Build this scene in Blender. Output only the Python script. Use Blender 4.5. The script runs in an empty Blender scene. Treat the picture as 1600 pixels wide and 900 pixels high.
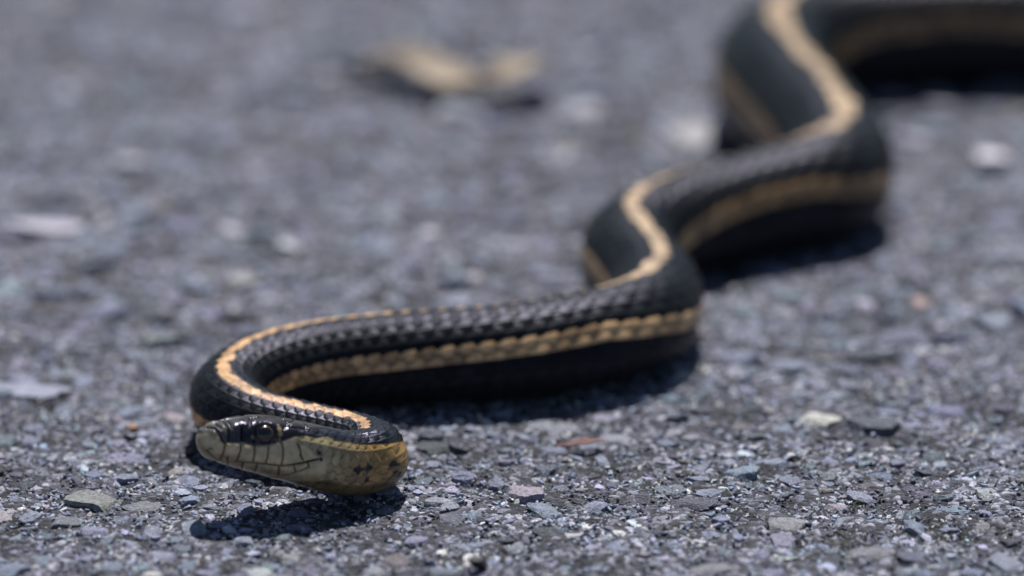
import bpy, bmesh, math
import numpy as np
from mathutils import Vector

# ------------------------------------------------------------------ camera, sky, sun, exposure
CM = 0.01
scene = bpy.context.scene
col = scene.collection
FOCAL = 143.0
FPX = FOCAL / 36.0 * 1600.0              # focal length in photo pixels
PITCH = math.radians(18.0)
CAM = np.array([0.0, -53.6, 20.75])      # cm
cd = bpy.data.cameras.new('camera')
cam = bpy.data.objects.new('camera', cd); col.objects.link(cam)
cam.location = CAM * CM
cam.rotation_euler = (math.pi / 2 - PITCH, 0, 0)
cd.lens = FOCAL; cd.sensor_width = 36.0
cd.clip_start = 0.01; cd.clip_end = 500.0
cd.dof.use_dof = True
cd.dof.focus_distance = 0.578
cd.dof.aperture_fstop = 8.5
cd.dof.aperture_blades = 0
scene.camera = cam

SUN_EL, SUN_AZ = math.radians(64.0), math.radians(8.0)     # azimuth from +Y (away from the camera) towards +X
world = bpy.data.worlds.new('World'); scene.world = world
world.use_nodes = True
wn = world.node_tree.nodes; wl = world.node_tree.links
bg = wn['Background']
sky = wn.new('ShaderNodeTexSky'); sky.sky_type = 'NISHITA'; sky.sun_disc = False
sky.sun_elevation = SUN_EL; sky.sun_rotation = SUN_AZ
sky.air_density = 1.0; sky.dust_density = 0.6; sky.ozone_density = 1.2
wl.new(sky.outputs[0], bg.inputs[0]); bg.inputs[1].default_value = 0.052
sd = bpy.data.lights.new('sun', 'SUN'); sd.energy = 5.0; sd.angle = math.radians(0.53)
sd.color = (1.0, 0.965, 0.91)
sun = bpy.data.objects.new('sun', sd); col.objects.link(sun)
sdir = Vector((math.sin(SUN_AZ) * math.cos(SUN_EL), math.cos(SUN_AZ) * math.cos(SUN_EL), math.sin(SUN_EL)))
sun.rotation_euler = sdir.to_track_quat('Z', 'Y').to_euler()
sun.location = sdir * 2.0
scene.view_settings.view_transform = 'Standard'
scene.view_settings.look = 'None'
scene.view_settings.exposure = 0.12
scene.view_settings.gamma = 1.0
scene.render.engine = 'CYCLES'
scene.cycles.use_denoising = True
scene.cycles.max_bounces = 6

# ------------------------------------------------------------------ helpers
FWD = np.array([0, math.cos(PITCH), -math.sin(PITCH)])
UPV = np.array([0, math.sin(PITCH), math.cos(PITCH)])
RGT = np.array([1.0, 0, 0])
def at(px, py, z):
    """photo pixel -> point in cm on the horizontal plane of height z"""
    d = FWD + RGT * (px - 800) / FPX - UPV * (py - 450) / FPX
    return CAM + d * ((z - CAM[2]) / d[2])
def proj(P):
    """points in cm -> photo pixels"""
    q = np.asarray(P) - CAM
    w = q @ FWD
    return np.stack([800 + FPX * (q @ RGT) / w, 450 - FPX * (q @ UPV) / w], -1)

def link(name, me, parent=None):
    o = bpy.data.objects.new(name, me); col.objects.link(o)
    if parent is not None: o.parent = parent
    return o
def tag(o, label=None, cat=None, group=None, kind=None):
    if label: o['label'] = label
    if cat: o['category'] = cat
    if group: o['group'] = group
    if kind: o['kind'] = kind
    return o
def mesh_np(name, V, F, mat=None, smooth=True):
    """mesh from numpy arrays; V in cm, F an (n,3) or (n,4) index array"""
    me = bpy.data.meshes.new(name)
    k = F.shape[1]
    me.vertices.add(len(V)); me.vertices.foreach_set('co', (np.asarray(V) * CM).astype(np.float32).ravel())
    me.loops.add(F.size); me.loops.foreach_set('vertex_index', F.astype(np.int32).ravel())
    me.polygons.add(len(F)); me.polygons.foreach_set('loop_start', np.arange(0, F.size, k, dtype=np.int32))
    me.polygons.foreach_set('use_smooth', np.full(len(F), smooth))
    me.update(calc_edges=True)
    if mat: me.materials.append(mat)
    return me
def attr(me, name, data, typ):
    a = me.attributes.new(name, typ, 'POINT')
    if typ == 'FLOAT_COLOR':
        d = np.ones((len(data), 4), np.float32); d[:, :3] = data
        a.data.foreach_set('color', d.ravel())
    else:
        a.data.foreach_set('value', np.asarray(data, np.float32))

class NT:
    def __init__(s, name):
        s.m = bpy.data.materials.new(name); s.m.use_nodes = True
        s.t = s.m.node_tree; s.b = s.t.nodes['Principled BSDF']
    def n(s, typ, ins=None, **kw):
        nd = s.t.nodes.new(typ)
        for k, v in kw.items(): setattr(nd, k, v)
        for k, v in (ins or {}).items():
            if isinstance(v, bpy.types.NodeSocket): s.t.links.new(v, nd.inputs[k])
            else: nd.inputs[k].default_value = v
        return nd
    def to(s, sock, name): s.t.links.new(sock, s.b.inputs[name])
    def mix(s, a, b, f, mode='MIX'):
        nd = s.t.nodes.new('ShaderNodeMix'); nd.data_type = 'RGBA'; nd.blend_type = mode
        for i, v in ((0, f), (6, a), (7, b)):
            if isinstance(v, bpy.types.NodeSocket): s.t.links.new(v, nd.inputs[i])
            elif i == 0: nd.inputs[0].default_value = v
            else: nd.inputs[i].default_value = (*v, 1)
        return nd.outputs[2]
    def rng(s, v, a, b, c, d):
        return s.n('ShaderNodeMapRange', {0: v, 1: a, 2: b, 3: c, 4: d}).outputs[0]

rng = np.random.default_rng(11)

# ------------------------------------------------------------------ materials
def stone_material(name, use_object_colour):
    t = NT(name)
    if use_object_colour:
        base = t.n('ShaderNodeObjectInfo').outputs['Color']
    else:
        base = t.n('ShaderNodeAttribute', attribute_name='tone').outputs['Color']
    geo = t.n('ShaderNodeNewGeometry')
    pos = geo.outputs['Position']
    n1 = t.n('ShaderNodeTexNoise', {'Vector': pos, 'Scale': 900.0, 'Detail': 5.0, 'Roughness': 0.65})
    n2 = t.n('ShaderNodeTexNoise', {'Vector': pos, 'Scale': 3200.0, 'Detail': 3.0, 'Roughness': 0.7})
    f1 = t.rng(n1.outputs[0], 0.32, 0.68, 0.62, 1.35)
    c = t.mix(base, t.n('ShaderNodeCombineColor', {0: f1, 1: f1, 2: f1}).outputs[0], 1.0, 'MULTIPLY')
    f2 = t.rng(n2.outputs[0], 0.55, 0.68, 0.0, 0.75)
    c = t.mix(c, (0.42, 0.43, 0.50), f2)
    f3 = t.rng(n2.outputs[0], 0.46, 0.32, 0.0, 0.85)
    c = t.mix(c, (0.035, 0.034, 0.034), f3)
    t.to(c, 'Base Color')
    t.b.inputs['Roughness'].default_value = 0.62
    t.b.inputs['Specular IOR Level'].default_value = 0.45
    bp = t.n('ShaderNodeBump', {'Height': n2.outputs[0], 'Strength': 0.7, 'Distance': 0.00035})
    bp2 = t.n('ShaderNodeBump', {'Height': n1.outputs[0], 'Strength': 0.8, 'Distance': 0.0008, 'Normal': bp.outputs[0]})
    t.to(bp2.outputs[0], 'Normal')
    return t.m
M_STONE = stone_material('aggregate stone', True)
M_GRAVEL = stone_material('aggregate grit', False)

def road_material():
    t = NT('worn asphalt binder')
    pos = t.n('ShaderNodeNewGeometry').outputs['Position']
    v1 = t.n('ShaderNodeTexVoronoi', {'Vector': pos, 'Scale': 330.0})
    v2 = t.n('ShaderNodeTexVoronoi', {'Vector': pos, 'Scale': 1100.0})
    n1 = t.n('ShaderNodeTexNoise', {'Vector': pos, 'Scale': 60.0, 'Detail': 6.0, 'Roughness': 0.7})
    n2 = t.n('ShaderNodeTexNoise', {'Vector': pos, 'Scale': 2500.0, 'Detail': 4.0, 'Roughness': 0.7})
    g1 = t.n('ShaderNodeSeparateColor', {0: v1.outputs['Color']}).outputs[0]
    g2 = t.n('ShaderNodeSeparateColor', {0: v2.outputs['Color']}).outputs[1]
    k1 = t.rng(g1, 0.0, 1.0, 0.035, 0.12)
    c = t.n('ShaderNodeCombineColor', {0: k1, 1: k1, 2: t.rng(g1, 0.0, 1.0, 0.046, 0.16)}).outputs[0]
    c = t.mix(c, (0.40, 0.41, 0.50), t.rng(g2, 0.66, 0.9, 0.0, 0.9))
    mott = t.n('ShaderNodeTexNoise', {'Vector': pos, 'Scale': 75.0, 'Detail': 2.0})
    mf = t.rng(mott.outputs[0], 0.36, 0.64, 0.45, 1.6)
    c = t.mix(c, t.n('ShaderNodeCombineColor', {0: mf, 1: mf, 2: mf}).outputs[0], 1.0, 'MULTIPLY')
    c = t.mix(c, (0.03, 0.032, 0.036), t.rng(g2, 0.35, 0.1, 0.0, 0.75))
    c = t.mix(c, (0.045, 0.047, 0.022), t.rng(n1.outputs[0], 0.60, 0.70, 0.0, 0.5))
    t.to(c, 'Base Color')
    t.b.inputs['Roughness'].default_value = 0.85
    b = t.n('ShaderNodeBump', {'Height': n2.outputs[0], 'Strength': 0.9, 'Distance': 0.0006})
    b = t.n('ShaderNodeBump', {'Height': v2.outputs['Distance'], 'Strength': 0.8, 'Distance': 0.0008, 'Normal': b.outputs[0]}, invert=True)
    t.to(b.outputs[0], 'Normal')
    return t.m
M_ROAD = road_material()

# ------------------------------------------------------------------ the road: one sheet to the horizon, finely bumped where the photo looks
def fbm(x, y, freqs, seed):
    r = np.random.default_rng(seed); h = np.zeros_like(x)
    for f, a in freqs:
        for _ in range(5):
            th = r.uniform(0, 2 * math.pi); ph = r.uniform(0, 6.28)
            ff = f * r.uniform(0.7, 1.4)
            h += a * np.sin((x * math.cos(th) + y * math.sin(th)) * ff + ph) / 2.2
    return h
def ground_height(x, y):
    """slow undulation of the worn surface, in cm"""
    return 0.035 * np.sin(x * 0.9 + 0.6 * np.sin(y * 0.7)) * np.cos(y * 0.8 + 0.4) * np.exp(-((np.abs(x) / 40) ** 4 + (np.abs(y) / 60) ** 4))

fine_x = np.arange(-19, 21.01, 0.15); fine_y = np.arange(-8, 44.01, 0.15)
far = np.array([1.6, 4, 9, 20, 45, 100, 250, 700, 2000, 6000, 15000])
gx = np.concatenate([fine_x[0] - far[::-1], fine_x, fine_x[-1] + far])
gy = np.concatenate([fine_y[0] - far[::-1], fine_y, fine_y[-1] + far])
X, Y = np.meshgrid(gx, gy)
fade = ((X >= fine_x[0]) & (X <= fine_x[-1]) & (Y >= fine_y[0]) & (Y <= fine_y[-1])).astype(float)
Z = -0.028 + ground_height(X, Y) + fade * fbm(X, Y, [(6, .016), (14, .02), (20, .014)], 3)
nx, ny = len(gx), len(gy)
idx = np.arange(nx * ny).reshape(ny, nx)
F = np.stack([idx[:-1, :-1], idx[:-1, 1:], idx[1:, 1:], idx[1:, :-1]], -1).reshape(-1, 4)
road = link('road', mesh_np('road', np.stack([X, Y, Z], -1).reshape(-1, 3), F, M_ROAD))
tag(road, 'worn grey asphalt road surface with exposed aggregate', kind='structure')

# ------------------------------------------------------------------ aggregate stones
def stone_template(seed, sub, cuts, flat):
    r = np.random.default_rng(seed)
    bm = bmesh.new(); bmesh.ops.create_icosphere(bm, subdivisions=sub, radius=1.0)
    V = np.array([v.co[:] for v in bm.verts]); Fc = np.array([[v.index for v in f.verts] for f in bm.faces]); bm.free()
    for _ in range(cuts):                                    # flat fracture faces
        n = r.normal(size=3); n /= np.linalg.norm(n); d = r.uniform(0.38, 0.78)
        over = np.maximum(V @ n - d, 0); V = V - over[:, None] * n
    top = np.maximum(V[:, 2] - 0.38, 0); V[:, 2] -= top * 0.88   # worn top
    V += r.normal(size=V.shape) * (0.012 if sub > 2 else 0.03)
    V /= np.abs(V[:, :2]).max()
    V[:, 0] *= r.uniform(0.85, 1.25); V[:, 1] *= r.uniform(0.65, 1.0); V[:, 2] *= flat
    return V, Fc
BIG = [stone_template(100 + i, 3, 14, rng.uniform(.5, .75)) for i in range(28)]
MID = [stone_template(200 + i, 2, 10, rng.uniform(.5, .8)) for i in range(24)]
SML = [stone_template(300 + i, 1, 3, rng.uniform(.6, .9)) for i in range(16)]

PAL = np.array([[.165, .185, .21], [.20, .20, .24], [.14, .17, .175], [.27, .285, .325], [.36, .36, .41], [.075, .08, .09], [.25, .215, .19], [.55, .55, .60], [.17, .19, .195]])
PW = np.array([.18, .13, .14, .14, .10, .12, .06, .09, .04]); PW /= PW.sum()
def pick_colours(n):
    c = np.array([.94, 1.0, 1.24]) * 1.12 * PAL[rng.choice(len(PAL), n, p=PW)] * rng.uniform(.55, 1.45, (n, 1))
    return c * (1 + rng.normal(0, .04, (n, 3)))
def patch(x, y):
    """stones lie in lighter and darker patches"""
    x, y = np.asarray(x, float), np.asarray(y, float)
    return np.clip(1 + fbm(x, y, [(1.6, .2), (4.2, .40)], 21), .35, 2.2)

# frame on the ground with a margin: u in -1..1 across, y along
def half_width(y):
    d = np.hypot(y - CAM[1], CAM[2]); return d * 800 / FPX
placed = []          # x, y, r
cell = {}
def free(x, y, r, k):
    gx_, gy_ = int(x // 1.2), int(y // 1.2)
    for a in (-1, 0, 1):
        for b in (-1, 0, 1):
            for (qx, qy, qr) in cell.get((gx_ + a, gy_ + b), ()):
                if (x - qx) ** 2 + (y - qy) ** 2 < (k * (r + qr)) ** 2: return False
    return True
def put(x, y, r):
    cell.setdefault((int(x // 1.2), int(y // 1.2)), []).append((x, y, r))

BIG_LIST, MID_LIST = [], []
# single stones read off the photograph: pixel, size across in photo pixels, colour
SPECIAL = [(1036, 806, 92, (.19, .20, .235)), (1282, 655, 95, (.42, .42, .40)), (1070, 668, 88, (.24, .25, .30)), (960, 676, 80, (.22, .235, .28)),
           (1355, 858, 110, (.17, .17, .20)), (1480, 842, 80, (.19, .19, .23)), (1545, 765, 55, (.30, .33, .36)), (1560, 812, 120, (.15, .15, .17)),
           (1225, 818, 90, (.21, .21, .24)), (1315, 806, 55, (.20, .215, .26)), (700, 785, 48, (.24, .26, .32)), (230, 785, 90, (.15, .16, .18)),
           (450, 858, 110, (.20, .20, .22)), (1235, 862, 55, (.25, .29, .30)), (405, 890, 48, (.36, .40, .42)), (240, 893, 48, (.55, .55, .53)),
           (100, 812, 80, (.13, .14, .165)), (145, 778, 120, (.19, .2, .2)), (680, 775, 60, (.23, .24, .29)), (895, 832, 50, (.42, .42, .45)),
           (255, 528, 100, (.17, .20, .21)), (720, 170, 95, (.30, .32, .37)), (920, 170, 70, (.30, .29, .34)), (925, 80, 60, (.36, .36, .45)),
           (1085, 215, 110, (.30, .29, .31)), (108, 140, 50, (.32, .31, .38)), (195, 250, 55, (.27, .29, .32)), (455, 380, 45, (.40, .42, .52)),
           (670, 362, 48, (.44, .42, .54)), (730, 425, 45, (.44, .42, .56)), (360, 352, 40, (.42, .40, .55)), (380, 10, 60, (.34, .34, .44)),
           (1395, 150, 50, (.34, .32, .42)), (1470, 160, 55, (.33, .32, .40)), (1430, 215, 60, (.30, .28, .36)), (1440, 465, 42, (.36, .26, .25)),
           (1350, 470, 40, (.38, .36, .50)), (1555, 600, 32, (.5, .5, .6)), (870, 655, 120, (.20, .21, .25)), (640, 800, 40, (.28, .28, .33)),
           (590, 885, 60, (.22, .24, .26)), (820, 880, 70, (.2, .21, .24)), (1120, 880, 90, (.2, .2, .23)), (960, 770, 40, (.3, .3, .36))]
for px, py, wpx, c in SPECIAL:
    p = at(px, py, 0.05); d = np.linalg.norm(p - CAM)
    r = wpx * d / FPX / 2
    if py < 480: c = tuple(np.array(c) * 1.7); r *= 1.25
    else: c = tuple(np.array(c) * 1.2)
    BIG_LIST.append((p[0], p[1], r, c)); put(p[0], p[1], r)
def scatter(rmin, rmax, tries, k, out, ymax=43.0, power=2.0):
    tries = int(tries * 1.35); ys = rng.uniform(-6.5, ymax, tries); us = rng.uniform(-1.55, 1.55, tries)
    rs = rmin * (1 - rng.uniform(0, 1, tries) * (1 - (rmin / rmax) ** power)) ** (-1 / power)
    keep = rng.uniform(0, 1, tries) < half_width(ys) / half_width(ymax)
    for y, u, r, kk in zip(ys, us, rs, keep):
        if not kk: continue
        x = u * half_width(y)
        if free(x, y, r, k): out.append((x, y, r)); put(x, y, r)
tmp = []
scatter(0.30, 0.52, 1200, 0.80, tmp, power=2.4); scatter(0.19, 0.30, 6000, 0.80, tmp, power=2.0)
BIG_LIST += [(x, y, r, c * min(float(patch(x, y)), .36 / c.max())) for (x, y, r), c in zip(tmp, pick_colours(len(tmp)))]
scatter(0.10, 0.19, 15000, 0.76, MID_LIST)
SML_LIST = []
scatter(0.045, 0.10, 26000, 0.70, SML_LIST)
# grit, only where it can be told apart
ng = 30000
gy_ = rng.uniform(-5, 9, ng); gx2 = rng.uniform(-1.25, 1.25, ng) * half_width(gy_); gr_ = rng.uniform(0.014, 0.045, ng)

# order by size in the photograph: the 300 that show largest become parts
def shown(x, y, r): return r / np.linalg.norm(np.array([x, y, 0]) - CAM)
cand = [(x, y, r, c, 0) for x, y, r, c in BIG_LIST] + [(x, y, r, c * patch(x, y), 1) for (x, y, r), c in zip(MID_LIST, pick_colours(len(MID_LIST)))]
def in_view(x, y):
    q = proj(np.array([x, y, 0.0])); return -20 < q[0] < 1620 and -20 < q[1] < 920
cand.sort(key=lambda s: -shown(*s[:3]) if in_view(s[0], s[1]) else 1.0)
parts, rest = cand[:300], cand[300:]
big_me = []
for i, (V, Fc) in enumerate(BIG):
    big_me.append(mesh_np('stone', V, Fc, M_STONE, smooth=False))
def stone_z(x, y, r, flat): return -0.03 + float(ground_height(np.array(x), np.array(y))) - (0.09 if r < .3 else .17 if y < 6 else .04) * r + rng.uniform(-.02, .02)
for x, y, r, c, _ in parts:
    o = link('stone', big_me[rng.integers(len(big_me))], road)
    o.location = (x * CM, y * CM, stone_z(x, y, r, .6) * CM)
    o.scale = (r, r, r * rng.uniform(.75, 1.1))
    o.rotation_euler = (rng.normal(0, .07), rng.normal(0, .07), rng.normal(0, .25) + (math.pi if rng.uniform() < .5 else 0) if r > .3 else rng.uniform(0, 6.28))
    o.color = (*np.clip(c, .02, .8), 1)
def merge(items, templates, tilt, zoff=None):
    Vs, Fs, Cs, n0 = [], [], [], 0
    for x, y, r, c in items:
        V, Fc = templates[rng.integers(len(templates))]
        a = rng.uniform(0, 6.28); ca, sa = math.cos(a), math.sin(a)
        tx, ty = rng.normal(0, tilt, 2)
        P = V * r
        P = np.stack([P[:, 0] * ca - P[:, 1] * sa, P[:, 0] * sa + P[:, 1] * ca, P[:, 2] + P[:, 0] * tx + P[:, 1] * ty], -1)
        P += (x, y, stone_z(x, y, r, .6) if zoff is None else zoff(x, y, r))
        Vs.append(P); Fs.append(Fc + n0); n0 += len(V); Cs.append(np.repeat([c], len(V), 0))
    return np.concatenate(Vs), np.concatenate(Fs), np.concatenate(Cs)
items1 = [(x, y, r, c) for x, y, r, c, _ in rest]
items2 = [(x, y, r, c * patch(x, y)) for (x, y, r), c in zip(SML_LIST, pick_colours(len(SML_LIST)))]
gc = pick_colours(ng) * patch(gx2, gy_)[:, None] * rng.uniform(.35, 2.4, (ng, 1))
items3 = list(zip(gx2, gy_, gr_, gc))
gz = lambda x, y, r: -0.036 + float(ground_height(np.array(x), np.array(y))) + rng.uniform(-.01, .03)
A = merge(items1, MID, .12); B = merge(items2, SML, .25); C_ = merge(items3, SML[:8], .4, gz)
V = np.concatenate([A[0], B[0], C_[0]])
F = np.concatenate([A[1], B[1] + len(A[0]), C_[1] + len(A[0]) + len(B[0])])
me = mesh_np('gravel', V, F, M_GRAVEL, smooth=False)
attr(me, 'tone', np.clip(np.concatenate([A[2], B[2], C_[2]]), .02, .8), 'FLOAT_COLOR')
gravel = link('gravel', me, road); gravel['kind'] = 'stuff'
# the same surface goes on round the view, with simpler stones
no = 16000
ox = rng.uniform(-28, 30, no); oy = rng.uniform(-14, 56, no); orr = rng.uniform(.13, .34, no) ** 1.0
outside = (np.abs(ox) > 1.52 * half_width(oy)) | (oy < -6.3) | (oy > 42.8)
outer = []
for x, y, r, c in zip(ox[outside], oy[outside], orr[outside], pick_colours(no)[outside]):
    if free(x, y, r, .72): outer.append((x, y, r, c * min(1.0, .5 / c.max()))); put(x, y, r)
A = merge(outer, SML, .1)
me = mesh_np('gravel', A[0], A[1], M_GRAVEL, smooth=False); attr(me, 'tone', np.clip(A[2], .02, .8), 'FLOAT_COLOR')
g2_ = link('gravel', me, road); g2_['kind'] = 'stuff'

# ------------------------------------------------------------------ the snake
GZ = 0.05                                   # the stones' tops, on which it lies
# head: straight axis from snout to neck
SN = at(311, 681, 1.22 + GZ); NK = at(548, 725, 0.50 + GZ)
ctrl = [SN, SN + (NK - SN) * .25, SN + (NK - SN) * .5, SN + (NK - SN) * .75, NK]
Wt_s = np.array([0, 2.9, 4.5, 7, 11, 16, 22, 30, 38, 52, 62, 80, 92])
Wt_w = np.array([.43, .43, .44, .52, .62, .67, .72, .88, 1.0, 1.0, .9, .35, .04])
# dorsal stripe in the photograph (pixels), with the body's half width there
DORS = [(566, 657, .43), (520, 645, .43), (470, 634, .44), (420, 622, .46), (378, 605, .49), (351, 584, .52), (352, 560, .54), (382, 536, .57), (432, 517, .6),
        (500, 503, .62), (600, 493, .64), (700, 487, .65), (800, 479, .66), (900, 463, .67), (970, 445, .68), (1016, 424, .69), (1037, 400, .70), (1028, 377, .70), (1003, 350, .71),
        (984, 328, .72), (985, 311, .73), (1010, 292, .75), (1060, 272, .77), (1130, 252, .80), (1220, 228, .84), (1287, 208, .88), (1320, 187, .91), (1319, 164, .93),
        (1298, 130, .96), (1264, 92, .98), (1232, 55, 1.0), (1214, 22, 1.0), (1226, -6, 1.0), (1272, -24, 1.0), (1350, -33, 1.0), (1480, -38, 1.0), (1620, -42, 1.0), (1780, -60, 1.0)]
HF = (0.95, 1.12)                           # height above and below the axis over half width
bend = NK + np.array([.36, .28, -.01])
ctrl += [bend]
# how far the back leans over, in degrees (+: towards the animal's right, showing its left flank)
ROLL = np.interp(np.arange(len(DORS)), [0, 4, 6, 8, 10, 11, 13, 14, 15, 16, 18, 19, 21, 22, 23, 24, 25, 26, 28, 30, 31, 33, 35, 37],
                 [4, 4, 6, 12, 18, 23, 30, 20, 5, -8, -14, -6, 12, 22, 28, 26, 12, -4, -14, -14, -6, 14, 24, 10])
raw = [at(px, py, GZ + w * (HF[1] + HF[0] * math.cos(math.radians(r)))) for (px, py, w), r in zip(DORS, ROLL)]
for i, ((px, py, w), r) in enumerate(zip(DORS, ROLL)):
    tg = raw[min(i + 1, len(raw) - 1)] - raw[max(i - 1, 0)]; tg[2] = 0; tg /= np.linalg.norm(tg)
    left = np.cross([0, 0, 1.0], -tg)
    p = raw[i] + left * math.sin(math.radians(r)) * w * HF[0]
    ctrl.append(np.array([p[0], p[1], GZ + w * HF[1]]))
last = ctrl[-1]
for dx, dy in ((3, 1.2), (6.5, 3.5), (9, 7), (9.5, 11), (8, 14.5), (7, 18), (8, 22), (10.5, 25), (13.5, 27)):
    ctrl.append(np.array([last[0] + dx, last[1] + dy, GZ + .5]))
ctrl = np.array(ctrl)
def catmull(P, n=40):
    d = np.sqrt(np.linalg.norm(np.diff(P, axis=0), axis=1))
    P = np.vstack([2 * P[0] - P[1], P, 2 * P[-1] - P[-2]])
    d = np.concatenate([[d[0]], d, [d[-1]]])
    out = []
    for i in range(1, len(P) - 2):
        t0, t1, t2, t3 = 0, d[i - 1], d[i - 1] + d[i], d[i - 1] + d[i] + d[i + 1]
        t = np.linspace(t1, t2, n, endpoint=False)[:, None]
        a1 = (t1 - t) / (t1 - t0) * P[i - 1] + (t - t0) / (t1 - t0) * P[i]
        a2 = (t2 - t) / (t2 - t1) * P[i] + (t - t1) / (t2 - t1) * P[i + 1]
        a3 = (t3 - t) / (t3 - t2) * P[i + 1] + (t - t2) / (t3 - t2) * P[i + 2]
        b1 = (t2 - t) / (t2 - t0) * a1 + (t - t0) / (t2 - t0) * a2
        b2 = (t3 - t) / (t3 - t1) * a2 + (t - t1) / (t3 - t1) * a3
        out.append((t2 - t) / (t2 - t1) * b1 + (t - t1) / (t2 - t1) * b2)
    out.append(P[-2][None]); return np.concatenate(out)
path = catmull(ctrl)
def resample(P, step):
    L = np.concatenate([[0], np.cumsum(np.linalg.norm(np.diff(P, axis=0), axis=1))])
    s = np.linspace(0, L[-1], int(L[-1] / step) + 1)
    return s, np.stack([np.interp(s, L, P[:, k]) for k in range(3)], -1)
STEP = 0.02
ps, path = resample(path, STEP)
def gauss(a, sig):
    n = int(3 * sig); k = np.exp(-.5 * (np.arange(-n, n + 1) / sig) ** 2); k /= k.sum()
    b = np.pad(a, ((n, n), (0, 0)), mode='reflect', reflect_type='odd')
    return np.stack([np.convolve(b[:, i], k, 'valid') for i in range(a.shape[1])], -1)
sm_a, sm_b = gauss(path, 7), gauss(path, 20)
kk = np.clip((ps - 6) / 4, 0, 1)[:, None]
path = sm_a * (1 - kk) + sm_b * kk
ps, path = resample(path, STEP)
LEN = ps[-1]

# half width along the body (taken from the list above, then tapering to the tail)
ds = []
for (px, py, w), c in zip(DORS, ctrl[6:]):
    ds.append(ps[np.argmin(np.linalg.norm(path - c, axis=1))])
ws = np.array([0, 2.3] + ds + [LEN - 28, LEN - 18, LEN - 6, LEN])
ww = np.array([.43, .43] + [w for _, _, w in DORS] + [.95, .72, .25, .03])
o_ = np.argsort(ws); ws, ww = ws[o_], ww[o_]
rl_s = np.array([0, 2.2, 2.9] + ds + [LEN]); rl_v = np.radians(np.array([14, 16, 18] + list(ROLL) + [0]))
o_ = np.argsort(rl_s); rl_s, rl_v = rl_s[o_], rl_v[o_]
# rings: dense on the head, then 12 per scale
pitch = lambda s: np.interp(s, [0, 2.0, 4, 6, 9, 13, 20, 40, LEN], [.14, .145, .17, .20, .27, .32, .35, .36, .2])
HEAD_END = 2.35
rs = list(np.concatenate([HEAD_END * (np.linspace(0.006, 1, 300) ** 1.25)]))
while rs[-1] < LEN - .05:
    s = rs[-1]; rs.append(s + pitch(s) / (14 if s < 24 else 7 if s < 45 else 3))
S = np.array(rs); NR = len(S)
M = 320
Cn = np.stack([np.interp(S, ps, path[:, k]) for k in range(3)], -1)
T = np.gradient(path, axis=0); T /= np.linalg.norm(T, axis=1)[:, None]
T = gauss(T, 4)
T = np.stack([np.interp(S, ps, T[:, k]) for k in range(3)], -1); T /= np.linalg.norm(T, axis=1)[:, None]
Up = np.array([0, 0, 1.0]) - T * T[:, 2:3]; Up /= np.linalg.norm(Up, axis=1)[:, None]
# T points tailwards, so forward = -T and the animal's left = up x forward
Lf = np.cross(Up, -T)
roll = np.interp(S, rl_s, rl_v)   # the head's crown leans away from its left side
Up2 = Up * np.cos(roll)[:, None] - Lf * np.sin(roll)[:, None]
Lf2 = Lf * np.cos(roll)[:, None] + Up * np.sin(roll)[:, None]
# cross section
ph = np.linspace(-math.pi, math.pi, 4001)
def section(ph, w, zt, zb, ea, eb_t, eb_b):
    c, s_ = np.cos(ph), np.sin(ph)
    x = w * np.sign(s_) * np.abs(s_) ** ea
    z = np.where(c > 0, zt * np.abs(c) ** eb_t, -zb * np.abs(c) ** eb_b)
    return x, z
x0, z0 = section(ph, 1, HF[0], HF[1], .92, 1.0, .80)
al = np.concatenate([[0], np.cumsum(np.hypot(np.diff(x0), np.diff(z0)))]); al = al / al[-1] * 2 - 1
aj = (np.arange(M) + .5) / M * 2 - 1         # arc coordinate: 0 back, +-1 belly, + = left
phj = np.interp(aj, al, ph)
hs = np.array([0, .12, .3, .5, .8, 1.1, 1.45, 1.75, 2.05, 2.4, 2.8])
hw = np.array([.27, .285, .315, .36, .435, .49, .54, .545, .50, .44, .43])
ht = np.array([.15, .19, .265, .345, .425, .45, .45, .44, .43, .44, .44])
hb = np.array([.24, .26, .29, .32, .35, .37, .40, .42, .43, .43, .42])
def smooth_interp(s, xs, ys):
    g = np.linspace(xs[0], xs[-1], 600); v = np.interp(g, xs, ys)
    v = gauss(v[:, None], 22)[:, 0]
    return np.interp(s, g, v)
bw = np.interp(S, ws, ww)
kH = np.clip((S - 2.1) / 1.6, 0, 1); kH = kH * kH * (3 - 2 * kH)
tipr = np.sqrt(np.clip(1 - (1 - np.clip(S / .30, 0, 1)) ** 2.2, 0, 1))
tip2 = np.sqrt(np.clip(1 - (1 - np.clip(S / .22, 0, 1)) ** 2.2, 0, 1))
w_ = (smooth_interp(S, hs, hw) * (1 - kH) + bw * kH) * tipr
zt_ = (smooth_interp(S, hs, ht) * (1 - kH) + bw * HF[0] * kH) * tip2
zb_ = (smooth_interp(S, hs, hb) * (1 - kH) + bw * HF[1] * kH) * tip2
ea = .80 + .12 * kH; et = .62 + .38 * kH; eb = .80 + 0 * kH
c, sn = np.cos(phj)[None], np.sin(phj)[None]
LX = w_[:, None] * np.sign(sn) * np.abs(sn) ** ea[:, None]
LZ = np.where(c > 0, zt_[:, None] * np.abs(c) ** et[:, None], -zb_[:, None] * np.abs(c) ** eb[:, None])
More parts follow.
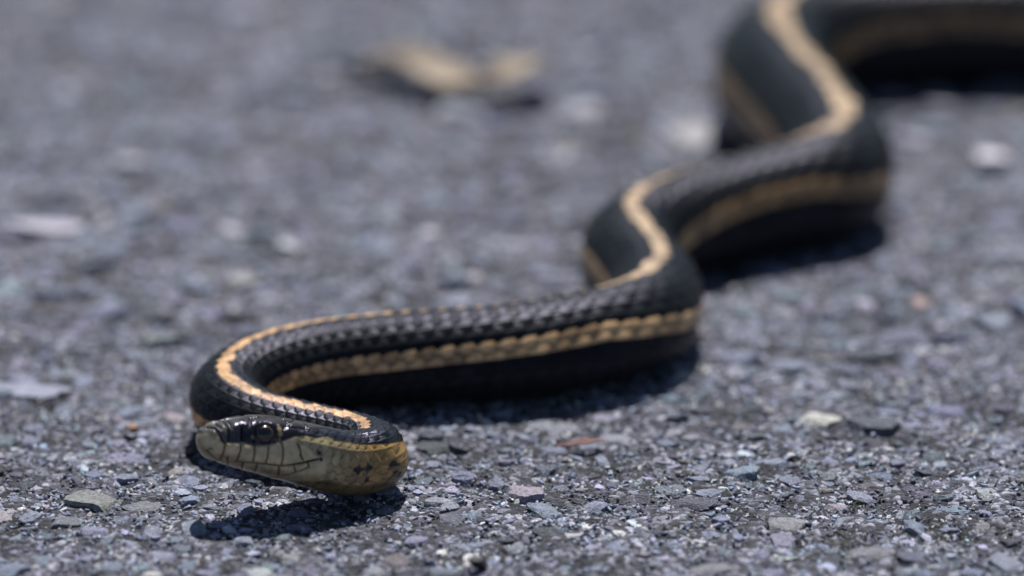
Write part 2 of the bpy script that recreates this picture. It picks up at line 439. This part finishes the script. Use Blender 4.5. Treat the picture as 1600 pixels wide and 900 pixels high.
# jaw line tucks in below the mouth, lores hollow before the eye, brow ridge over it
sS = S[:, None]; aA = np.abs(aj)[None]
headm = np.clip((1.9 - sS) / .5, 0, 1)
g2 = lambda x, s: np.exp(-.5 * (x / s) ** 2)
LX = LX * (1 - headm * (.12 * g2(sS - .52, .14) * g2(aA - .40, .07)))
LX = LX * (1 + .075 * headm * g2(sS - .75, .34) * g2(aA - .285, .045))
LX = LX * (1 - .07 * headm * np.clip((aA - .62) / .2, 0, 1))
Pb = Cn[:, None] + Lf2[:, None] * LX[..., None] + Up2[:, None] * LZ[..., None]
def grid_normals(P):
    du = np.gradient(P, axis=0); dv = np.roll(P, -1, 1) - np.roll(P, 1, 1)
    n = np.cross(dv, du); n /= np.linalg.norm(n, axis=2)[..., None] + 1e-12
    return n
Nn = grid_normals(Pb)
out = Pb - Cn[:, None]
if (Nn * out).sum() < 0: Nn = -Nn

# ---- head pattern, read off the photograph on the animal's left side, mirrored to the other side
HI = np.where(S < 3.2)[0]
Ph = proj(Pb[HI].reshape(-1, 3)).reshape(len(HI), M, 2)
facing = ((Nn[HI] * (CAM - Pb[HI])).sum(-1) > 0) & (aj[None] > 0.02)
def hz(zx, zy):
    """enlarged-view pixel -> (s, a) on the head's left side"""
    px, py = 270 + zx / 4, 570 + zy / 4
    d = (Ph[..., 0] - px) ** 2 + (Ph[..., 1] - py) ** 2
    d = np.where(facing, d, 1e9); i, j = np.unravel_index(np.argmin(d), d.shape)
    return S[HI[i]], aj[j]
def curve(pts):
    q = np.array(sorted(hz(*p) for p in pts)); return q[:, 0], q[:, 1]
cap_s, cap_a = curve([(322, 487), (430, 492), (510, 508), (600, 508), (640, 495), (690, 478), (760, 455), (830, 443), (890, 458), (960, 452), (1010, 475), (1100, 490), (1250, 500), (1350, 492), (1420, 478)])
mouth = [(215, 535), (285, 592), (335, 606), (400, 603), (500, 612), (590, 622), (680, 632), (760, 622), (850, 602), (930, 575)]
lower = [(335, 640), (420, 655), (500, 672), (600, 690), (660, 692), (770, 672), (850, 640)]
sut = [[(325, 490), (312, 560), (275, 605)], [(425, 500), (400, 600)], [(510, 512), (500, 610)], [(600, 515), (580, 620)], [(680, 485), (690, 545), (676, 630)],
       [(775, 485), (800, 540), (815, 595)], [(895, 470), (925, 530), (930, 580)],
       [(345, 575), (335, 640)], [(440, 612), (425, 652)], [(530, 620), (505, 668)], [(665, 632), (660, 692)], [(755, 625), (768, 672)], [(840, 605), (855, 640)],
       [(340, 390), (345, 480)], [(215, 395), (290, 445), (325, 490)], [(300, 350), (340, 390)], [(430, 385), (428, 480)], [(520, 380), (505, 480)], [(640, 390), (655, 470)], [(690, 400), (760, 350), (830, 370), (820, 440)]]
def dens(poly):
    q = np.array([hz(*p) for p in poly], float)
    o = []
    for a, b in zip(q[:-1], q[1:]): o.append(a + (b - a) * np.linspace(0, 1, 24)[:, None])
    return np.concatenate(o)
def pt3(sa):
    i = np.clip(np.interp(sa[:, 0], S, np.arange(NR)), 0, NR - 1); j = (np.abs(sa[:, 1]) + 1) / 2 * M - .5
    i0 = np.round(i).astype(int); j0 = np.round(j).astype(int) % M
    return np.stack([S[i0], LX[i0, j0], LZ[i0, j0]], -1)
groove_side = [dens(p) for p in [mouth, lower] + sut]
# crown plates: (s, a) lines
def L(*pts): 
    q = np.array(pts, float); return np.concatenate([a + (b - a) * np.linspace(0, 1, 30)[:, None] for a, b in zip(q[:-1], q[1:])])
groove_top = [L((.14, 0), (.62, 0)), L((.34, 0), (.34, .3)), L((.16, .12), (.2, .3)), L((.62, 0), (.62, .12), (.58, .3)), L((.62, .115), (1.12, .085), (1.2, 0)),
              L((1.12, .085), (1.14, .26)), L((1.2, 0), (1.78, 0)), L((1.14, .26), (1.5, .25), (1.8, .1), (1.78, 0))]
HL = np.stack([np.broadcast_to(sS, LX.shape), np.abs(LX), LZ], -1)[HI]
dist_g = np.full(HL.shape[:2], 9.0)
for gset, wd in ((groove_side, 1.0), (groove_top, 1.15)):
    for sa in gset:
        q = pt3(sa)
        lo, hi_ = q.min(0) - .08, q.max(0) + .08
        m = ((HL > lo) & (HL < hi_)).all(-1)
        if not m.any(): continue
        d = np.sqrt(((HL[m][:, None] - q[None]) ** 2).sum(-1)).min(1) * wd
        dist_g[m] = np.minimum(dist_g[m], d)
mq = pt3(dens(mouth)); 
dm = np.full(HL.shape[:2], 9.0)
m = ((HL > mq.min(0) - .08) & (HL < mq.max(0) + .08)).all(-1)
dm[m] = np.sqrt(((HL[m][:, None] - mq[None]) ** 2).sum(-1)).min(1)

EYE_S, EYE_A = hz(578, 432)
# ---- scales
p_ = pitch(S); nS = np.concatenate([[0], np.cumsum(.5 * (1 / p_[1:] + 1 / p_[:-1]) * np.diff(S))])
DOR = .76
Kc = aj / DOR * 9.5                           # row coordinate, integer = middle of a row
n_g = np.broadcast_to(nS[:, None], (NR, M)); k_g = np.broadcast_to(Kc[None], (NR, M))
Hs = np.zeros((NR, M)); Ok = np.full((NR, M), 99); Om = np.zeros((NR, M), int); Edge = np.ones((NR, M))
kb = np.round(k_g)
for dk in (-1, 0, 1):
    k = kb + dk
    off = np.where(k % 2 == 0, 0.0, 0.5)
    mb = np.round(n_g - off)
    for dmm in (-1, 0, 1):
        mm = mb + dmm
        u = n_g - off - mm                    # -: head side, +: tip
        v = np.abs(k_g - k)
        tt = np.clip((u + .55) / 1.22, 0, 1)
        wid = .86 * np.sqrt(np.clip(1 - np.abs(2 * tt - .92) ** 2.6, 0, 1))
        ins = (u > -.55) & (u < .67) & (v < wid) & (np.abs(k) <= 9)
        rel = np.clip(v / np.maximum(wid, 1e-3), 0, 1)
        h = (.30 + .80 * tt) * (1 - .30 * rel ** 2) + .22 * g2(v, .10) * np.clip(1.15 - tt, 0, 1)
        e = np.minimum(1 - rel, (.67 - u) / .5)
        b = ins & (h > Hs)
        Hs[b] = h[b]; Ok[b] = k[b]; Om[b] = mm[b]; Edge[b] = e[b]
# belly shields
bel = np.abs(k_g) > 9.35
fr = n_g - np.floor(n_g)
Hv = .25 + .5 * fr
Hs = np.where(bel & (Ok == 99), Hv, Hs)
# where the small scales begin behind the head plates
start = np.interp(np.abs(aj), [0, .10, .22, .30, .42, .50, .58, .72, .8, 1], [1.78, 1.80, 1.55, 1.18, 1.22, 1.66, 1.72, 1.75, 1.5, 1.2])
sm = np.clip((sS - start[None]) / .12, 0, 1)
amp = .16 * p_[:, None] * np.interp(sS, [0, 1.6, 2.2, 5, LEN], [1, 1.2, 1.6, 1.2, 1])
D = Hs * amp * sm
gv = np.zeros((NR, M)); gv[HI] = np.exp(-(dist_g / .0115) ** 2) * (1 - .9 * sm[HI])
D -= .026 * gv
plump = np.zeros((NR, M)); plump[HI] = np.clip(dist_g / .06, 0, 1) * (1 - sm[HI]); D += .020 * plump
mo = np.zeros((NR, M)); mo[HI] = np.exp(-(dm / .011) ** 2); D -= .022 * mo
# eye socket
ie = np.argmin(np.abs(S - EYE_S)); je = np.argmin(np.abs(aj - EYE_A))
qe = np.array([S[ie], LX[ie, je], LZ[ie, je]])
de = np.full((NR, M), 9.0); de[HI] = np.sqrt(((HL - qe) ** 2).sum(-1))
D -= .05 * np.exp(-(de / .115) ** 4)
D += .014 * np.exp(-((de - .165) / .03) ** 2)
# nostril and the notch for the tongue
qn = pt3(np.array([hz(300, 430)]))[0]; dn = np.full((NR, M), 9.0); dn[HI] = np.sqrt(((HL - qn) ** 2).sum(-1))
D -= .03 * np.exp(-(dn / .022) ** 2)
D[S < .02] *= .2
P = Pb + Nn * D[..., None]

# ---- colours of the skin
r2 = np.random.default_rng(5)
tab = r2.uniform(0, 1, 4096)
hsh = tab[(np.abs(Om * 37 + (Ok + 20) * 911)).astype(int) % 4096]
colr = np.zeros((NR, M, 3)); colr[:] = (.009, .0115, .0115)
rough = np.full((NR, M), .36)
rowc = np.abs(Ok)
near = np.clip((10 - sS) / 8, 0, 1)
colr *= (.6 + .9 * hsh)[..., None]
dorsal = (Ok == 0) | ((rowc == 1) & (np.abs(k_g) < .64 + .55 * (hsh - .5)))
near3 = np.clip((14 - sS) / 8, 0, 1)[..., None] * np.ones((1, M, 1))
cd_ = np.array([.46, .34, .225]) * (1 - near3) + np.array([.60, .37, .19]) * near3
colr = np.where((dorsal & (sS > 2.75))[..., None], cd_ * (.68 + .6 * hsh[..., None]), colr)
near4 = np.clip((20 - sS) / 6, 0, 1)[..., None]
cl_ = np.array([.30, .19, .085]) * (1 - near4) + (np.array([.62, .40, .20]) * np.clip((sS - 6) / 3, 0, 1)[..., None] + np.array([.60, .32, .10]) * np.clip((9 - sS) / 3, 0, 1)[..., None]) * near4  # side stripe's colour raised towards the head to stand for weak grazing sun
lat = ((rowc == 6) | (rowc == 7)) & (np.abs(k_g) > 5.62) & (np.abs(k_g) < 7.2)
colr = np.where((lat & (sS > 1.6))[..., None], cl_ * (.6 + .75 * hsh[..., None]), colr)
neck = np.clip((5.2 - sS) / 1.2, 0, 1) * np.ones((1, M))
olive = np.array([.59, .475, .28])
tan = np.array([.20, .15, .08])  # chin and throat, darkened so the colour carries the underside's shade
low = ((rowc == 9) | bel | (np.abs(k_g) > 9.2))
bellyc = np.array([.014, .015, .017])
colr = np.where((low)[..., None], bellyc * (1 - neck[..., None]) + tan * .8 * neck[..., None], colr)
# edges of scales and the skin between them are dark
inter = np.clip(1 - Edge / np.where((rowc >= 6) & (rowc < 90), .55, np.where(rowc <= 1, .16, .24)), 0, 1) * sm * (~bel)
colr *= (1 - np.where(rowc <= 1, .6, .92) * inter)[..., None]
colr = np.where(((Ok == 99) & ~bel & (sm > .5))[..., None], np.array([.006, .006, .007]), colr)
# head
cap = np.interp(S, cap_s, cap_a, left=cap_a[0] - .0, right=cap_a[-1])
cap = np.where(S < cap_s[0], np.interp(S, [0, .10, cap_s[0]], [.33, .42, cap_a[0]]), cap)
headreg = (1 - np.clip((sS - start[None] - .02) / .05, 0, 1))
pale = np.clip((aA - cap[:, None]) / np.interp(sS, [.1, .4], [.12, .012]) + .5, 0, 1)
capc = np.array([.016, .015, .013]) * np.ones((NR, M, 1)) + (np.clip((.27 - aA) / .04, 0, 1) * np.ones((NR, 1)))[..., None] * np.array([.022, .017, .011])  # brownish sheen of the crown put into the cap colour
palec = olive[None, None] * (1 - .5 * np.clip((aA - .62) / .16, 0, 1))[..., None] * np.ones((NR, 1, 1))  # jaw darkens towards the chin: shade painted into the olive
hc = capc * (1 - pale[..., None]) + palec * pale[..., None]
HLs = np.zeros((NR, M, 2)); HLs[HI, :, 0] = HL[..., 0]; HLs[HI, :, 1] = HL[..., 2]
# brown marks: pre- and postocular scales; the snout top's grey shine is painted in
def blot(c_, zx, zy, r, colour, f=1.0):
    q = pt3(np.array([hz(zx, zy)]))[0]; d = np.full((NR, M), 9.0); d[HI] = np.sqrt(((HL - q) ** 2).sum(-1))
    d = d * (1 + .45 * np.sin(HLs[..., 0] * 61 + zx) * np.sin(HLs[..., 1] * 47 + zy)) if r > .028 and colour[0] < .02 else d
    m = (np.clip((r - d) / (.45 * r), 0, 1) * f)[..., None]
    return c_ * (1 - m) + np.array(colour) * m
hc = blot(hc, 662, 405, .045, (.30, .23, .11)); hc = blot(hc, 665, 435, .05, (.30, .23, .11)); hc = blot(hc, 660, 468, .04, (.32, .25, .12))
hc = blot(hc, 500, 452, .034, (.30, .27, .16))
snt = np.clip((.5 - sS) / .3, 0, 1) * (1 - pale)
hc = hc * (1 - snt[..., None] * .75) + np.array([.13, .125, .105]) * snt[..., None] * .75
hc *= (1 - .86 * np.clip(gv, 0, 1))[..., None]
hc *= (1 - .6 * np.clip(mo, 0, 1))[..., None]
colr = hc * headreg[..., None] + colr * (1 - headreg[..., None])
# the neck below the dark band: tan to rusty side scales, with a few black spots
nb = np.clip((sS - 1.1) / .2, 0, 1) * np.clip((4.6 - sS) / .6, 0, 1)
side = nb * np.clip((aA - cap[:, None]) / .02, 0, 1)
rust = np.clip((sS - 1.75) / .7, 0, 1)
nc = np.array([.40, .33, .18]) * (1 - rust[..., None]) + np.array([.40, .25, .085]) * rust[..., None]
nc = np.where((aA > .70)[..., None], tan * .8, nc) * (.75 + .5 * hsh[..., None]) * (1 - .6 * inter)[..., None]  # throat takes the tone with the shade in it
nc = nc * (1 - headreg[..., None]) + hc * headreg[..., None]
colr = colr * (1 - side[..., None]) + nc * side[..., None]
for zx, zy, r in ((225, 524, .018), (238, 520, .02), (250, 526, .016), (205, 532, .014), (912, 552, .05), (925, 590, .03), (1150, 655, .07), (1215, 645, .06), (1205, 715, .05), (1370, 620, .06), (1385, 680, .07)):
    colr = blot(colr, zx, zy, r, (.012, .011, .010), .95)
rough = np.where(headreg > .5, .20, np.interp(sS, [2, 3.0, 6], [.21, .34, .41]))
rough = np.where(bel, .3, rough); rough = np.where(lat & (sS > 2), .3, rough)

V = np.concatenate([P.reshape(-1, 3), [Cn[0] - T[0] * S[0] * .6], [Cn[-1]]])
idx = np.arange(NR * M).reshape(NR, M)
ja = np.arange(M); jb = (ja + 1) % M
Fq = np.stack([idx[:-1][:, ja], idx[:-1][:, jb], idx[1:][:, jb], idx[1:][:, ja]], -1).reshape(-1, 4)
e = (Nn[50, 10] * np.cross(P[50, 11] - P[50, 10], P[51, 10] - P[50, 10])).sum()
if e < 0: Fq = Fq[:, ::-1]
tv = NR * M
cap1 = np.stack([np.full(M, tv), idx[0][jb], idx[0][ja], idx[0][ja]], -1)[:, :3]
cap2 = np.stack([np.full(M, tv + 1), idx[-1][ja], idx[-1][jb]], -1)
if e < 0: cap1, cap2 = cap1[:, ::-1], cap2[:, ::-1]
me = bpy.data.meshes.new('body')
loops = np.concatenate([Fq.ravel(), cap1.ravel(), cap2.ravel()]).astype(np.int32)
starts = np.concatenate([np.arange(len(Fq)) * 4, len(Fq) * 4 + np.arange(2 * M) * 3]).astype(np.int32)
me.vertices.add(len(V)); 
base = np.array([NK[0], NK[1], 0.0])
me.vertices.foreach_set('co', ((V - base) * CM).astype(np.float32).ravel())
me.loops.add(len(loops)); me.loops.foreach_set('vertex_index', loops)
me.polygons.add(len(starts)); me.polygons.foreach_set('loop_start', starts)
me.polygons.foreach_set('use_smooth', np.ones(len(starts), bool))
me.update(calc_edges=True)
colv = np.concatenate([colr.reshape(-1, 3), colr[0].mean(0)[None], colr[-1].mean(0)[None]])
attr(me, 'skin', np.clip(colv, 0.003, 1), 'FLOAT_COLOR')
attr(me, 'gloss', np.concatenate([rough.ravel(), [.3, .3]]), 'FLOAT')

t = NT('snake skin')
a1 = t.n('ShaderNodeAttribute', attribute_name='skin'); a2 = t.n('ShaderNodeAttribute', attribute_name='gloss')
pos = t.n('ShaderNodeNewGeometry').outputs['Position']
nz = t.n('ShaderNodeTexNoise', {'Vector': pos, 'Scale': 700.0, 'Detail': 4.0, 'Roughness': .6})
f = t.rng(nz.outputs[0], .3, .7, .72, 1.28)
t.to(t.mix(a1.outputs['Color'], t.n('ShaderNodeCombineColor', {0: f, 1: f, 2: f}).outputs[0], 1.0, 'MULTIPLY'), 'Base Color')
t.to(t.n('ShaderNodeMath', {0: a2.outputs['Fac'], 1: t.rng(nz.outputs[0], .3, .7, -.06, .08)}, operation='ADD').outputs[0], 'Roughness')
t.to(t.rng(a2.outputs['Fac'], .20, .42, .7, .18), 'Specular IOR Level')
t.b.inputs['Specular Tint'].default_value = (.66, .64, 1.0, 1)
nf = t.n('ShaderNodeTexNoise', {'Vector': pos, 'Scale': 5000.0, 'Detail': 2.0})
t.to(t.n('ShaderNodeBump', {'Height': nf.outputs[0], 'Strength': .25, 'Distance': .0001}).outputs[0], 'Normal')
M_SKIN = t.m
me.materials.append(M_SKIN)

snake = bpy.data.objects.new('snake', None); col.objects.link(snake)
snake.location = base * CM; snake.empty_display_size = .01
tag(snake, 'dark garter snake with tan back stripe and yellow side stripes winding over asphalt', 'snake')
body = link('body', me, snake)

# eyes: amber iris ball with a black pupil under a clear shiny cap
t = NT('iris'); t.b.inputs['Base Color'].default_value = (.015, .011, .008, 1); t.b.inputs['Roughness'].default_value = .08
t.b.inputs['Coat Weight'].default_value = 1.0; t.b.inputs['Coat Roughness'].default_value = .03; M_IRIS = t.m
t = NT('iris rim'); t.b.inputs['Base Color'].default_value = (.30, .13, .035, 1); t.b.inputs['Roughness'].default_value = .25; t.b.inputs['Base Color'].default_value = (.13, .075, .03, 1); M_RIM = t.m
t = NT('pupil'); t.b.inputs['Base Color'].default_value = (.003, .003, .004, 1); t.b.inputs['Roughness'].default_value = .05
t.b.inputs['Coat Weight'].default_value = 1.0; t.b.inputs['Coat Roughness'].default_value = .02; M_PUPIL = t.m
def cap_mesh(name, r, ang0, ang1, mat, seg=40, rings=14, thick=0.0):
    th = np.linspace(ang0, ang1, rings); p = np.linspace(0, 2 * math.pi, seg, endpoint=False)
    V = np.stack([np.sin(th)[:, None] * np.cos(p), np.sin(th)[:, None] * np.sin(p), np.cos(th)[:, None] * np.ones(seg)], -1).reshape(-1, 3) * r
    i = np.arange(rings * seg).reshape(rings, seg); j = np.roll(i, -1, 1)
    return mesh_np(name, V, np.stack([i[:-1], i[1:], j[1:], j[:-1]], -1).reshape(-1, 4), mat)
R_E = .168
for side_ in (1, -1):
    j = je if side_ > 0 else M - 1 - je
    nrm = Nn[ie, j] * .9 + np.array([0, 0, .02]); nrm /= np.linalg.norm(nrm)
    c = Pb[ie, j] - Nn[ie, j] * (R_E - .035)
    eye = link('eye', cap_mesh('eye', R_E, .001, math.pi - .001, M_IRIS, 40, 26), snake)
    eye.location = (c - base) * CM
    eye.rotation_euler = Vector(nrm).to_track_quat('Z', 'Y').to_euler()
    ir = link('iris', cap_mesh('iris', R_E * 1.006, .60, .72, M_RIM, 40, 4), eye)
    pu = link('pupil', cap_mesh('pupil', R_E * 1.010, .001, .56, M_PUPIL, 40, 8), eye)

# ------------------------------------------------------------------ loose things on the road
def plain(name, c, rough=.8, scale=400., amt=.35, bump=.0006):
    t = NT(name)
    pos = t.n('ShaderNodeNewGeometry').outputs['Position']
    nz = t.n('ShaderNodeTexNoise', {'Vector': pos, 'Scale': scale, 'Detail': 5.0, 'Roughness': .65})
    f = t.rng(nz.outputs[0], .3, .7, 1 - amt, 1 + amt)
    t.to(t.mix(c, t.n('ShaderNodeCombineColor', {0: f, 1: f, 2: f}).outputs[0], 1.0, 'MULTIPLY'), 'Base Color')
    t.b.inputs['Roughness'].default_value = rough
    t.to(t.n('ShaderNodeBump', {'Height': nz.outputs[0], 'Strength': .6, 'Distance': bump}).outputs[0], 'Normal')
    return t.m
def pebble(name, px, py, wpx, aspect, flat, colour, seed, yaw, label, cat):
    p = at(px, py, .12); r = wpx * np.linalg.norm(p - CAM) / FPX / 2
    V, Fc = stone_template(seed, 4, 12, 1.0)
    V = V / np.abs(V).max(0) * np.array([1, aspect, flat]) * r
    o = link(name, mesh_np(name, V, Fc, plain(name + ' rock', colour, .6, 700., .25)))
    o.location = (p[0] * CM, p[1] * CM, ((.02 + flat * r * .8) if flat > .1 else -.005) * CM); o.rotation_euler = (0, 0, yaw)
    return tag(o, label, cat)
pebble('pebble', 1550, 252, 66, 1.3, .5, (.80, .77, .86), 701, .3, 'round white pebble lying alone beside the snake', 'pebble')
pebble('stone_chip', 62, 353, 140, .36, .14, (.50, .48, .58), 702, .02, 'long pale lilac stone chip lying flat on the asphalt', 'stone')
pebble('stone_chip', 28, 602, 200, .42, .06, (.24, .25, .34), 703, -.12, 'broad flat pale blue stone chip bedded in the asphalt', 'stone')
pebble('pebble', 748, 877, 34, .9, .8, (.03, .03, .032), 704, .5, 'small black pebble in front of the snake head', 'pebble')

def curled_leaf(name, pts, widths, curl, mat, label, n=60, m=15, thick=.02, ruffle=.06, seed=1):
    r = np.random.default_rng(seed)
    sp = catmull(np.array(pts), 20); L_ = np.linspace(0, 1, len(sp)); u = np.linspace(0, 1, n)
    C0 = np.stack([np.interp(u, L_, sp[:, k]) for k in range(3)], -1)
    W = np.interp(u, np.linspace(0, 1, len(widths)), widths)
    t_ = np.gradient(C0, axis=0); t_ /= np.linalg.norm(t_, axis=1)[:, None]
    sd_ = np.cross(t_, [0, 0, 1.0]); sd_ /= np.linalg.norm(sd_, axis=1)[:, None]; nn = np.cross(sd_, t_)
    v = np.linspace(-1, 1, m); ang = v[None] * curl * np.ones((n, 1))
    R_ = (W / max(curl, .01))[:, None]
    P_ = C0[:, None] + sd_[:, None] * (np.sin(ang) * R_)[..., None] + nn[:, None] * ((1 - np.cos(ang)) * R_)[..., None]
    P_ = P_ + nn[:, None] * (ruffle * np.abs(v)[None] * np.sin(u[:, None] * 21 + v[None] * 2 + r.uniform(0, 6)) * W[:, None] * 2)[..., None]
    base_ = C0[n // 2].copy(); base_[2] = 0
    Vt = np.concatenate([P_.reshape(-1, 3), (P_ - nn[:, None] * thick).reshape(-1, 3)]) - base_
    i = np.arange(n * m).reshape(n, m); q = np.stack([i[:-1, :-1], i[1:, :-1], i[1:, 1:], i[:-1, 1:]], -1).reshape(-1, 4)
    rim = np.concatenate([i[0], i[1:, -1], i[-1, ::-1][1:], i[::-1, 0][1:]])
    k_ = n * m
    side_ = np.stack([rim[:-1], rim[1:], rim[1:] + k_, rim[:-1] + k_], -1)
    o = link(name, mesh_np(name, Vt, np.concatenate([q, q[:, ::-1] + k_, side_]), mat))
    o.location = base_ * CM
    return tag(o, label, 'leaf')
curled_leaf('dry_leaf', [at(560, 96, .15), at(620, 98, .3), at(680, 118, .35), at(735, 140, .3), at(775, 126, .5), at(812, 112, .6), at(850, 98, .5)],
            [.2, .5, .6, .5, .42, .55, .6, .2], .8, plain('dry leaf', (.33, .265, .20), .75, 120., .5), 'curled dry tan leaf lying on the asphalt behind the snake', seed=3)
curled_leaf('leaf_flake', [at(868, 696, .08), at(895, 694, .12), at(920, 690, .13), at(945, 688, .09)], [.02, .09, .12, .03], .5,
            plain('rust leaf flake', (.155, .08, .075), .8, 500., .3), 'flat rust red leaf flake in front of the snake body', 24, 7, .015)
curled_leaf('leaf_flake', [at(196, 668, .06), at(205, 667, .12), at(216, 669, .07)], [.03, .10, .03], .7,
            plain('orange leaf flake', (.60, .28, .09), .8, 500., .3), 'tiny orange leaf crumb beside the snake head', 16, 7, .015)

# moss in the joints between the stones
r4 = np.random.default_rng(9); Vm, Fm, Cm_ = [], [], []
for px, py, spr, cnt in ((1010, 752, 60, 240), (1075, 768, 45, 220), (1150, 742, 60, 200), (1235, 828, 45, 260), (1190, 850, 50, 240), (1300, 846, 50, 260), (1495, 838, 45, 240),
                         (1440, 820, 40, 160), (905, 742, 50, 160), (1060, 738, 60, 200), (1180, 700, 50, 120), (770, 840, 40, 90), (330, 838, 60, 110), (1340, 790, 50, 150)):
    for _ in range(cnt // 2):
        p = at(px + r4.normal(0, spr * .8), py + r4.normal(0, spr * .22), 0)
        hgt = r4.uniform(.005, .04); a = r4.uniform(0, 6.28); ln = r4.normal(0, .04, 2); wd = r4.uniform(.008, .016)
        b0 = np.array([p[0], p[1], -.06]); dx = np.array([math.cos(a), math.sin(a), 0]) * wd; dy = np.array([-math.sin(a), math.cos(a), 0]) * wd
        k0 = len(Vm); Vm += [b0 - dx, b0 + dx, b0 + dy, b0 + np.array([ln[0], ln[1], .05 + hgt])]
        Fm += [(k0, k0 + 1, k0 + 3), (k0 + 1, k0 + 2, k0 + 3), (k0 + 2, k0, k0 + 3)]
moss = link('moss', mesh_np('moss', np.array(Vm), np.array(Fm), plain('moss', (.075, .075, .025), .9, 300., .5), smooth=False))
tag(moss, 'sparse olive moss growing in the joints between the road stones', 'moss', kind='stuff')
